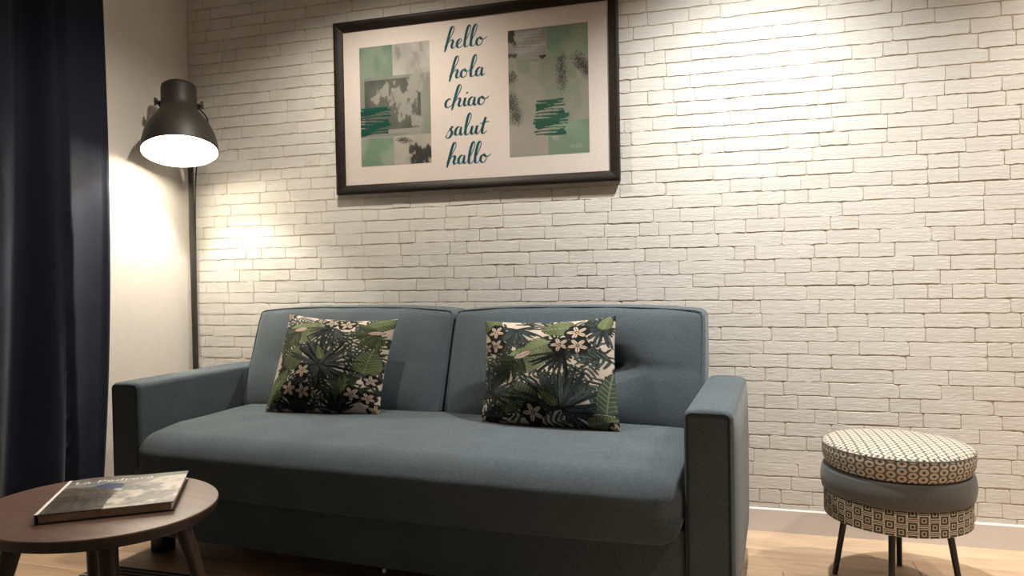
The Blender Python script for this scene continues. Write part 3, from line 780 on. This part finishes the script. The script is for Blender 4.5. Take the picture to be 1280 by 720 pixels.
# brush lettering
GLY = {
 'h': ([[(-.05, .25), (.35, 1.15), (.66, 2.1), (.62, 2.62), (.42, 2.5), (.26, 1.6), (.14, .6), (.02, -.4)], [(.12, .2), (.32, .8), (.60, 1.02), (.70, .75), (.62, .25), (.76, -.02), (1.0, .25)]], .98),
 'e': ([[(0, .25), (.34, .5), (.54, .85), (.36, 1.02), (.14, .65), (.18, .12), (.42, -.02), (.72, .28)]], .70),
 'l': ([[(0, .25), (.36, 1.2), (.56, 2.15), (.46, 2.6), (.26, 2.2), (.15, 1.0), (.18, .12), (.38, -.02), (.60, .28)]], .58),
 'o': ([[(.40, 1.0), (.14, .75), (.10, .25), (.34, -.02), (.60, .28), (.58, .75), (.38, 1.0), (.50, .72), (.80, .72), (1.02, .98)]], .86),
 'a': ([[(.58, .88), (.34, 1.02), (.10, .62), (.13, .10), (.36, .02), (.56, .5), (.64, 1.0)], [(.64, 1.0), (.58, .35), (.70, -.02), (.94, .26)]], .92),
 'c': ([[(.56, .80), (.42, 1.04), (.12, .72), (.10, .18), (.34, -.04), (.74, .28)]], .72),
 'i': ([[(0, .25), (.20, 1.0), (.14, .3), (.28, -.02), (.50, .26)], [(.24, 1.45), (.30, 1.62), (.34, 1.5)]], .48),
 's': ([[(-.1, .15), (.42, 1.12), (.36, .95), (.28, .78), (.46, .38), (.30, -.16), (.02, -.30), (-.12, -.05), (.05, .05)], [(.3, -.12), (.72, .28)]], .70),
 'u': ([[(0, .25), (.20, 1.0), (.14, .3), (.30, -.02), (.54, .4), (.66, 1.0), (.60, .3), (.74, -.02), (.98, .26)]], .96),
 't': ([[(0, .25), (.34, 1.2), (.46, 1.95), (.28, 1.0), (.24, .2), (.40, -.02), (.70, .35)], [(-.08, 1.18), (.3, 1.30), (.86, 1.42)]], .60),
}
def lettering(word, xa, xb, zb, sz=0.0345):
    strokes, x = [], 0.0
    for ch in word:
        g, adv = GLY[ch]
        for st in g: strokes.append([(p[0]+x+0.10*p[1], p[1]) for p in st])
        x += adv
    xs = [p[0] for st in strokes for p in st]; mn, mx = min(xs), max(xs)
    V, Fc = [], []
    for st in strokes:
        c = catmull([((p[0]-mn)/(mx-mn)*(xb-xa)+xa, p[1]*sz+zb) for p in st], 7)
        m = len(c); k0 = len(V)
        for i in range(m):
            d = c[min(i+1, m-1)]-c[max(i-1, 0)]; d = d/(np.linalg.norm(d)+1e-9); nx, nz = -d[1], d[0]
            wd = 0.0016+0.0042*max(0, -d[1])**1.3; wd *= min(1, 0.45+i*0.12, 0.45+(m-1-i)*0.12)
            V += [(c[i][0]+nx*wd, -0.0128-0.00002*i/m, c[i][1]+nz*wd), (c[i][0]-nx*wd, -0.0128-0.00002*i/m, c[i][1]-nz*wd)]
        for i in range(m-1): Fc.append((k0+2*i, k0+2*i+1, k0+2*i+3, k0+2*i+2))
    o = pyd('lettering', V, Fc, M_TEAL, pic, False); o['label'] = 'teal brush script word ' + word
for wd, xa, xb, zb in (('hello', -1.127, -0.934, 1.976), ('hola', -1.108, -0.946, 1.848), ('chiao', -1.127, -0.930, 1.726), ('salut', -1.129, -0.930, 1.604), ('hallo', -1.127, -0.926, 1.482)):
    lettering(wd, xa-px0, xb-px0, zb-FZ0)

# ------------------------------------------------------------------ floor lamp
lx, ly = -2.405, -0.062
lamp = thing('floor_lamp', 'dark metal floor lamp with bell shade lit beside the navy curtain', 'floor lamp', (lx, ly, 0))
rim = Vector((-2.240, -0.320, 1.559)); hd = Vector((0.65, -0.76, 0)).normalized(); tl = radians(17)
nd = (hd*sin(tl)+Vector((0, 0, -cos(tl)))).normalized()       # opening direction
tx = Vector((0, 0, 1)).cross(hd).normalized()                 # tilt axis, along the knobs
ty = nd.cross(tx).normalized()
def sh(p):   # shade space: z up from the rim along the axis
    q = rim + tx*p[0] + ty*p[1] - nd*p[2] - Vector((lx, ly, 0)); return (q.x, q.y, q.z)
R = 0.155
outer = [(R, 0.0), (R+0.002, 0.004), (R+0.001, 0.010), (R-0.003, 0.040), (R-0.011, 0.078), (R-0.025, 0.114), (R-0.044, 0.147), (R-0.063, 0.174), (0.080, 0.194), (0.0745, 0.208), (0.0735, 0.222), (0.073, 0.30), (0.071, 0.312), (0.064, 0.318), (0.0, 0.319)]
inner = [(R-0.0025, 0.001), (R-0.006, 0.040), (R-0.014, 0.077), (R-0.028, 0.112), (R-0.047, 0.145), (R-0.066, 0.172), (0.077, 0.192), (0.0715, 0.207), (0.070, 0.30), (0.0, 0.302)]
shade = lathe('shade', outer, M_LAMP, lamp, 72, 40, sh, False)
lathe('shade_lining', inner, M_LAMPIN, shade, 72, 40, sh, False)
lathe('bulb', [(0.0, 0.172), (0.016, 0.174), (0.026, 0.182), (0.030, 0.193), (0.026, 0.206), (0.018, 0.218), (0.014, 0.226), (0.014, 0.24)], M_BULB, lamp, 32, 60, sh, False)
lathe('socket', [(0.016, 0.235), (0.022, 0.24), (0.022, 0.30)], M_LAMP, lamp, 24, 40, sh, False)
for sg in (-1, 1):
    pts = [sh((sg*a, 0, 0.235)) for a in (0.072, 0.084, 0.0841, 0.091, 0.0911, 0.098)]
    tube('knob', pts, [0.006, 0.006, 0.0135, 0.012, 0.006, 0.004], M_LAMP, lamp, 12)
    # butterfly wing of the knob
    tube('knob_wing', [sh((sg*0.094, 0, 0.218)), sh((sg*0.096, 0, 0.235)), sh((sg*0.094, 0, 0.252))], [0.005, 0.0035, 0.005], M_LAMP, lamp, 8)
br = [sh((0.082*cos(t), (1 if sh((0, 0.1, 0.235))[1] > sh((0, -0.1, 0.235))[1] else -1)*0.098*sin(t), 0.235)) for t in np.linspace(0, pi, 17)]
tube('bracket', br, 0.005, M_LAMP, lamp, 8)
mid = Vector(br[8]); top_z = mid.z
tube('pole', [(0, 0, 0.02), (0, 0, 0.6), (0, 0, 1.2), (0, 0, top_z-0.01), (mid.x*0.15, mid.y*0.15, top_z+0.004), (mid.x*0.6, mid.y*0.6, top_z), tuple(mid)], [0.0125]*4+[0.011, 0.009, 0.007], M_LAMP, lamp, 20)
def basefun(p): return (p[0]+0.0, p[1]-0.075, p[2])
lathe('base', [(0.0, 0.0), (0.125, 0.0), (0.130, 0.004), (0.130, 0.014), (0.124, 0.020), (0.02, 0.024), (0.0, 0.024)], M_LAMP, lamp, 48, 40, basefun, False)
k1 = sh((0.078, -0.01, 0.225)); k2 = sh((0.112, 0.03, 0.19)); k3 = sh((0.115, 0.06, 0.155)); k4 = sh((0.09, 0.11, 0.12))
if sh((0, 0.1, 0.2))[1] < sh((0, -0.1, 0.2))[1]: k2 = sh((0.112, -0.03, 0.19)); k3 = sh((0.115, -0.06, 0.155)); k4 = sh((0.09, -0.11, 0.12))
tube('cable', catmull([k1, k2, k3, k4, (0.02, 0.018, 1.55), (0.006, 0.017, 1.35), (0.0, 0.017, 0.8), (0.0, 0.017, 0.05)], 6), 0.0034, M_LAMP, lamp, 8)
ld = bpy.data.lights.new('bulb_light', 'POINT'); ld.energy = LAMP_POWER; ld.color = (1.0, 0.93, 0.82); ld.shadow_soft_size = 0.02
lo = bpy.data.objects.new('bulb_light', ld); C.objects.link(lo); lo.parent = lamp; lo.location = sh((0, 0, 0.160))

# ------------------------------------------------------------------ curtain
def curtain():
    nz, ny = 46, 150
    V, Fc, hem = [], [], []
    y_end = -2.05
    for j in range(nz):
        z = 0.014+(CEIL-0.004-0.014)*j/(nz-1); k = z/CEIL
        ye = -0.528-0.075*(1-k)**3+0.012*sin(3*k)
        for i in range(ny):
            t = i/(ny-1); y_ = ye+(y_end-ye)*t
            ph = (y_-ye)/-0.235*2*pi*(1+0.12*sin(3.1*(ye-y_)+0.6))
            amp = (0.034+0.012*sin(2.3*t*6))*(1.0-0.2*k)
            x = -2.462+amp*cos(ph+0.35)+0.012*sin(ph*0.5+2*k)-0.055*min(1, t*4)*1.0+0.006*sin(5*k+t*17)
            if y_ > -0.70: x = max(x, XL+0.012+0.5*(x-XL+0.06)*0.25)
            V.append((x, y_, z))
    for j in range(nz-1):
        for i in range(ny-1): a = j*ny+i; Fc.append((a, a+1, a+ny+1, a+ny))
    return V, Fc, nz, ny
cv, cf, nz, ny = curtain()
curt = thing('curtain', 'long navy blue curtain hanging in folds beside the white wall', 'curtain', (-2.47, -1.2, 0.0))
off = lambda p: (p[0]+2.47, p[1]+1.2, p[2])
o = pyd('cloth', [off(p) for p in cv], cf, M_CURT, curt, True)
md = o.modifiers.new('thickness', 'SOLIDIFY'); md.thickness = 0.003; md.offset = 0
hv = []
for i in range(ny): p = cv[i]; hv.append((p[0]+0.003, p[1], 0.004))
for i in range(ny): p = cv[i]; hv.append((p[0]+0.003, p[1], 0.020))
o = pyd('hem', [off(p) for p in hv], [(i, i+1, ny+i+1, ny+i) for i in range(ny-1)], M_CURTHEM, curt, True)
o['label'] = 'white hem edge'
md = o.modifiers.new('thickness', 'SOLIDIFY'); md.thickness = 0.003; md.offset = 0

# ------------------------------------------------------------------ rug and table
RX0, RX1, RY0, RY1, RZ = -2.11, -0.35, -2.55, -0.905, 0.007
rug = rbox('rug', (0, RX1-RX0), (0, RY1-RY0), (0, RZ), 0.003, (20, 20, 1), M_RUG, None, None, 2)
rug.location = (RX0, RY0, 0); tag(rug, 'flat woven rug with dark and grey stripes under the coffee table', 'rug')

TZ = 0.45; TC = (-1.493, -1.499); TA, TB = 0.2975, 0.2532; TROT = radians(-8.3)
table = thing('coffee_table', 'small walnut coffee table with splayed tapered legs carrying the book', 'table', (TC[0], TC[1], RZ+0.002), TROT)
zt = TZ-RZ-0.002
ov = lambda p: (p[0]*TA, p[1]*TB, p[2])
top = lathe('table_top', [(1.0, zt-0.003), (0.998, zt-0.001), (0.994, zt), (0.0, zt)], M_TABLE, table, 120, 30, ov, False)
lathe('shaded_edge', [(0.0, zt-0.033), (0.90, zt-0.033), (0.955, zt-0.030), (0.985, zt-0.021), (0.998, zt-0.008), (1.0, zt-0.003)], M_TLEG, top, 120, 30, ov, False)['label'] = 'edge of the top, coloured darker for its shade'  # rim gets the darker leg wood to paint in its unlit side
for an in (57, 147, 237, 327):
    d = Vector((cos(radians(an)), sin(radians(an)), 0)); top = d*0.165; bot = d*0.265
    top.x *= 1.08; bot.x *= 1.08
    tube('leg', [tuple(bot+Vector((0, 0, 0.004))), tuple(bot*0.8+top*0.2+Vector((0, 0, zt*0.2))), tuple(top*0.7+bot*0.3+Vector((0, 0, zt*0.68))), tuple(top+Vector((0, 0, zt-0.032)))], [0.011, 0.014, 0.020, 0.022], M_TLEG, table, 20)

# ------------------------------------------------------------------ book
pA, pB = np.array([-1.505, -1.664]), np.array([-1.266, -1.503])    # near edge (left, right)
ex = (pB-pA); BW = float(np.linalg.norm(ex)); ex = ex/BW; BL_ = 0.292
rz = math.atan2(ex[1], ex[0])
book = thing('hardcover_book', 'large hardcover book with stone building and sky cover lying on the coffee table', 'book', (pA[0], pA[1], TZ), rz)
BT = 0.023; ct = 0.0026
pyd('pages', *box_vf(0.004, BW-0.006, 0.005, BL_-0.005, ct, BT-ct), M_PAGES, book, False)
pyd('back_cover', *box_vf(0.0, BW, 0.0, BL_, 0.0, ct), M_BLACK, book, False)
pyd('spine', *box_vf(-0.0024, 0.0006, 0.0, BL_, 0.0, BT), M_SPINE, book, False)
pyd('spine_edge', *box_vf(-0.0024, 0.0045, 0.0, BL_, BT, BT+0.0009), M_WHITETXT, book, False)['label'] = 'pale strip along the spine fold'
P = Paint(150, 150, lin(150, 140, 128))
P.rect(0, 1, 0, 1, lin(138, 136, 132), lin(168, 160, 150), 5, 41)                       # hazy sky and cloud
P.put(np.clip((P.noise(9, 42)-0.38)*4, 0, 1)*(P.X > 0.42), lin(250, 236, 214))  # pale cloud, with the cover's glare painted into the right half
P.rect(0, 1, 0, .12, lin(128, 124, 112), lin(142, 136, 124), 4, 43)
P.put(np.clip(((1-((P.X-.37)/.13)**2-((P.Y-.33)/.14)**2)+(P.noise(24, 46)-.5)*1.3)*4, 0, 1), lin(20, 62, 128))
dome = (P.Y > 0.25+1.1*np.clip(P.X-0.10, 0, 1)**1.6) & (P.X < 0.44+0.06*P.noise(18, 44))
st = P.noise(55, 45, 2); P.put(dome.astype(float), lin(128, 108, 84)); P.put(dome*np.clip((st-.45)*5, 0, 1), lin(96, 80, 62))
P.put((dome & (P.Y > .55)).astype(float)*0.9, lin(84, 76, 66)); P.put((dome & (P.Y > .55))*np.clip((st-.45)*5, 0, 1), lin(120, 104, 84))
P.put(dome*np.clip((P.noise(26, 47, 2)-.52)*6, 0, .8), lin(58, 48, 38)); P.put((dome & (np.abs(P.Y-.55-.25*np.clip(P.X-.3, 0, 1)) < .012)).astype(float), lin(36, 32, 28))
for x, y_ in ((.12, .8), (.2, .7), (.3, .85)): P.put((dome & (np.abs(P.X-x) < .006) & (P.Y > y_-.12) & (P.Y < y_+.1)).astype(float), lin(44, 40, 36))
P.put((((P.X-.36)/.07)**2+((P.Y-.72)/.1)**2 < 1) & (((P.X-.36)/.055)**2+((P.Y-.74)/.085)**2 > 1), lin(46, 42, 38))
nb = 150; V = [(BW*i/(nb-1), BL_*(1-j/(nb-1)), BT+0.0001) for j in range(nb) for i in range(nb)]
F_ = [(j*nb+i, (j+1)*nb+i, (j+1)*nb+i+1, j*nb+i+1) for j in range(nb-1) for i in range(nb-1)]
o = pyd('front_cover', V, F_, M_COVER, book, True); set_print(o.data, P.img.reshape(-1, 3))
md = o.modifiers.new('board', 'SOLIDIFY'); md.thickness = ct; md.offset = -1
def flat_text(name, body, size, loc, sx, parent, mat):
    cu = bpy.data.curves.new(name, 'FONT'); cu.body = body; cu.size = size; cu.resolution_u = 3
    tmp = bpy.data.objects.new(name+'_tmp', cu); C.objects.link(tmp)
    dg = bpy.context.evaluated_depsgraph_get(); me = bpy.data.meshes.new_from_object(tmp.evaluated_get(dg))
    bpy.data.objects.remove(tmp); bpy.data.curves.remove(cu)
    for v in me.vertices: v.co.x *= sx
    me.materials.clear()
    o = link(name, me, mat, parent); o.location = loc; return o
flat_text('title', 'La Pedrera', 0.036, (0.018, 0.246, BT+0.0006), 1.2, book, M_WHITETXT)['label'] = 'white title lettering'

# ------------------------------------------------------------------ stool (padded ottoman)
stool = thing('footstool', 'round padded stool with dotted top, grey band and square patterned skirt', 'stool', (0.521, -0.420, 0))
def ringprof(z0, z1, R0, bul, r, n=7):
    p = [(R0-r*(1-sin(t)), z0+r*(1-cos(t))) for t in np.linspace(0, pi/2, n)]
    m = [(R0+bul*sin(pi*k), z0+r+(z1-z0-2*r)*k) for k in np.linspace(0, 1, 8)[1:-1]]
    q = [(R0-r*(1-cos(t)), z1-r+r*sin(t)) for t in np.linspace(0, pi/2, n)]
    return p+m+q
skirt = lathe('skirt', [(0.0, 0.2225), (0.20, 0.2225)]+[(0.2085, 0.224)]+[(0.2090, z) for z in np.linspace(0.23, 0.295, 6)]+[(0.205, 0.300), (0.0, 0.300)], M_KEY, stool, 128, 40, None, False)
band = lathe('middle_cushion', [(0.0, 0.299)]+ringprof(0.2985, 0.3775, 0.2155, 0.0035, 0.012)+[(0.0, 0.378)], M_GREYFAB, stool, 128, 50, None, False)
def tilt(p): return (p[0]+0.001, p[1]-0.004, p[2]-0.004*p[0])
cush = lathe('top_cushion', [(0.0, 0.376)]+[(0.208-0.022*(1-sin(t)), 0.376+0.018*(1-cos(t))) for t in np.linspace(0, pi/2, 7)]+[(0.2125, 0.405), (0.2150, 0.425), (0.2145, 0.438), (0.2130, 0.446)], M_DOTSIDE, stool, 128, 60, tilt, False)
lathe('cushion_top', [(0.2130, 0.446), (0.2115, 0.4505), (0.204, 0.4545), (0.18, 0.459), (0.14, 0.4635), (0.08, 0.467), (0.0, 0.468)], M_DOTTOP, cush, 128, 80, tilt, False)
cpts = [tilt((0.2135*cos(a), 0.2135*sin(a), 0.447)) for a in np.linspace(0, 2*pi, 97)[:-1]]
tube('cushion_seam', cpts, 0.0016, M_GREYFAB, cush, 6, True)
for (fx, fy) in ((-0.173, 0.048), (0.045, 0.171), (-0.049, -0.171), (0.169, -0.047)):
    d = Vector((fx, fy, 0)); t_ = d*0.80
    tube('leg', [tuple(d), tuple(t_*0.5+d*0.5+Vector((0, 0, 0.112))), tuple(t_+Vector((0, 0, 0.2235)))], [0.0085, 0.0095, 0.0105], M_BLKMET, stool, 16)
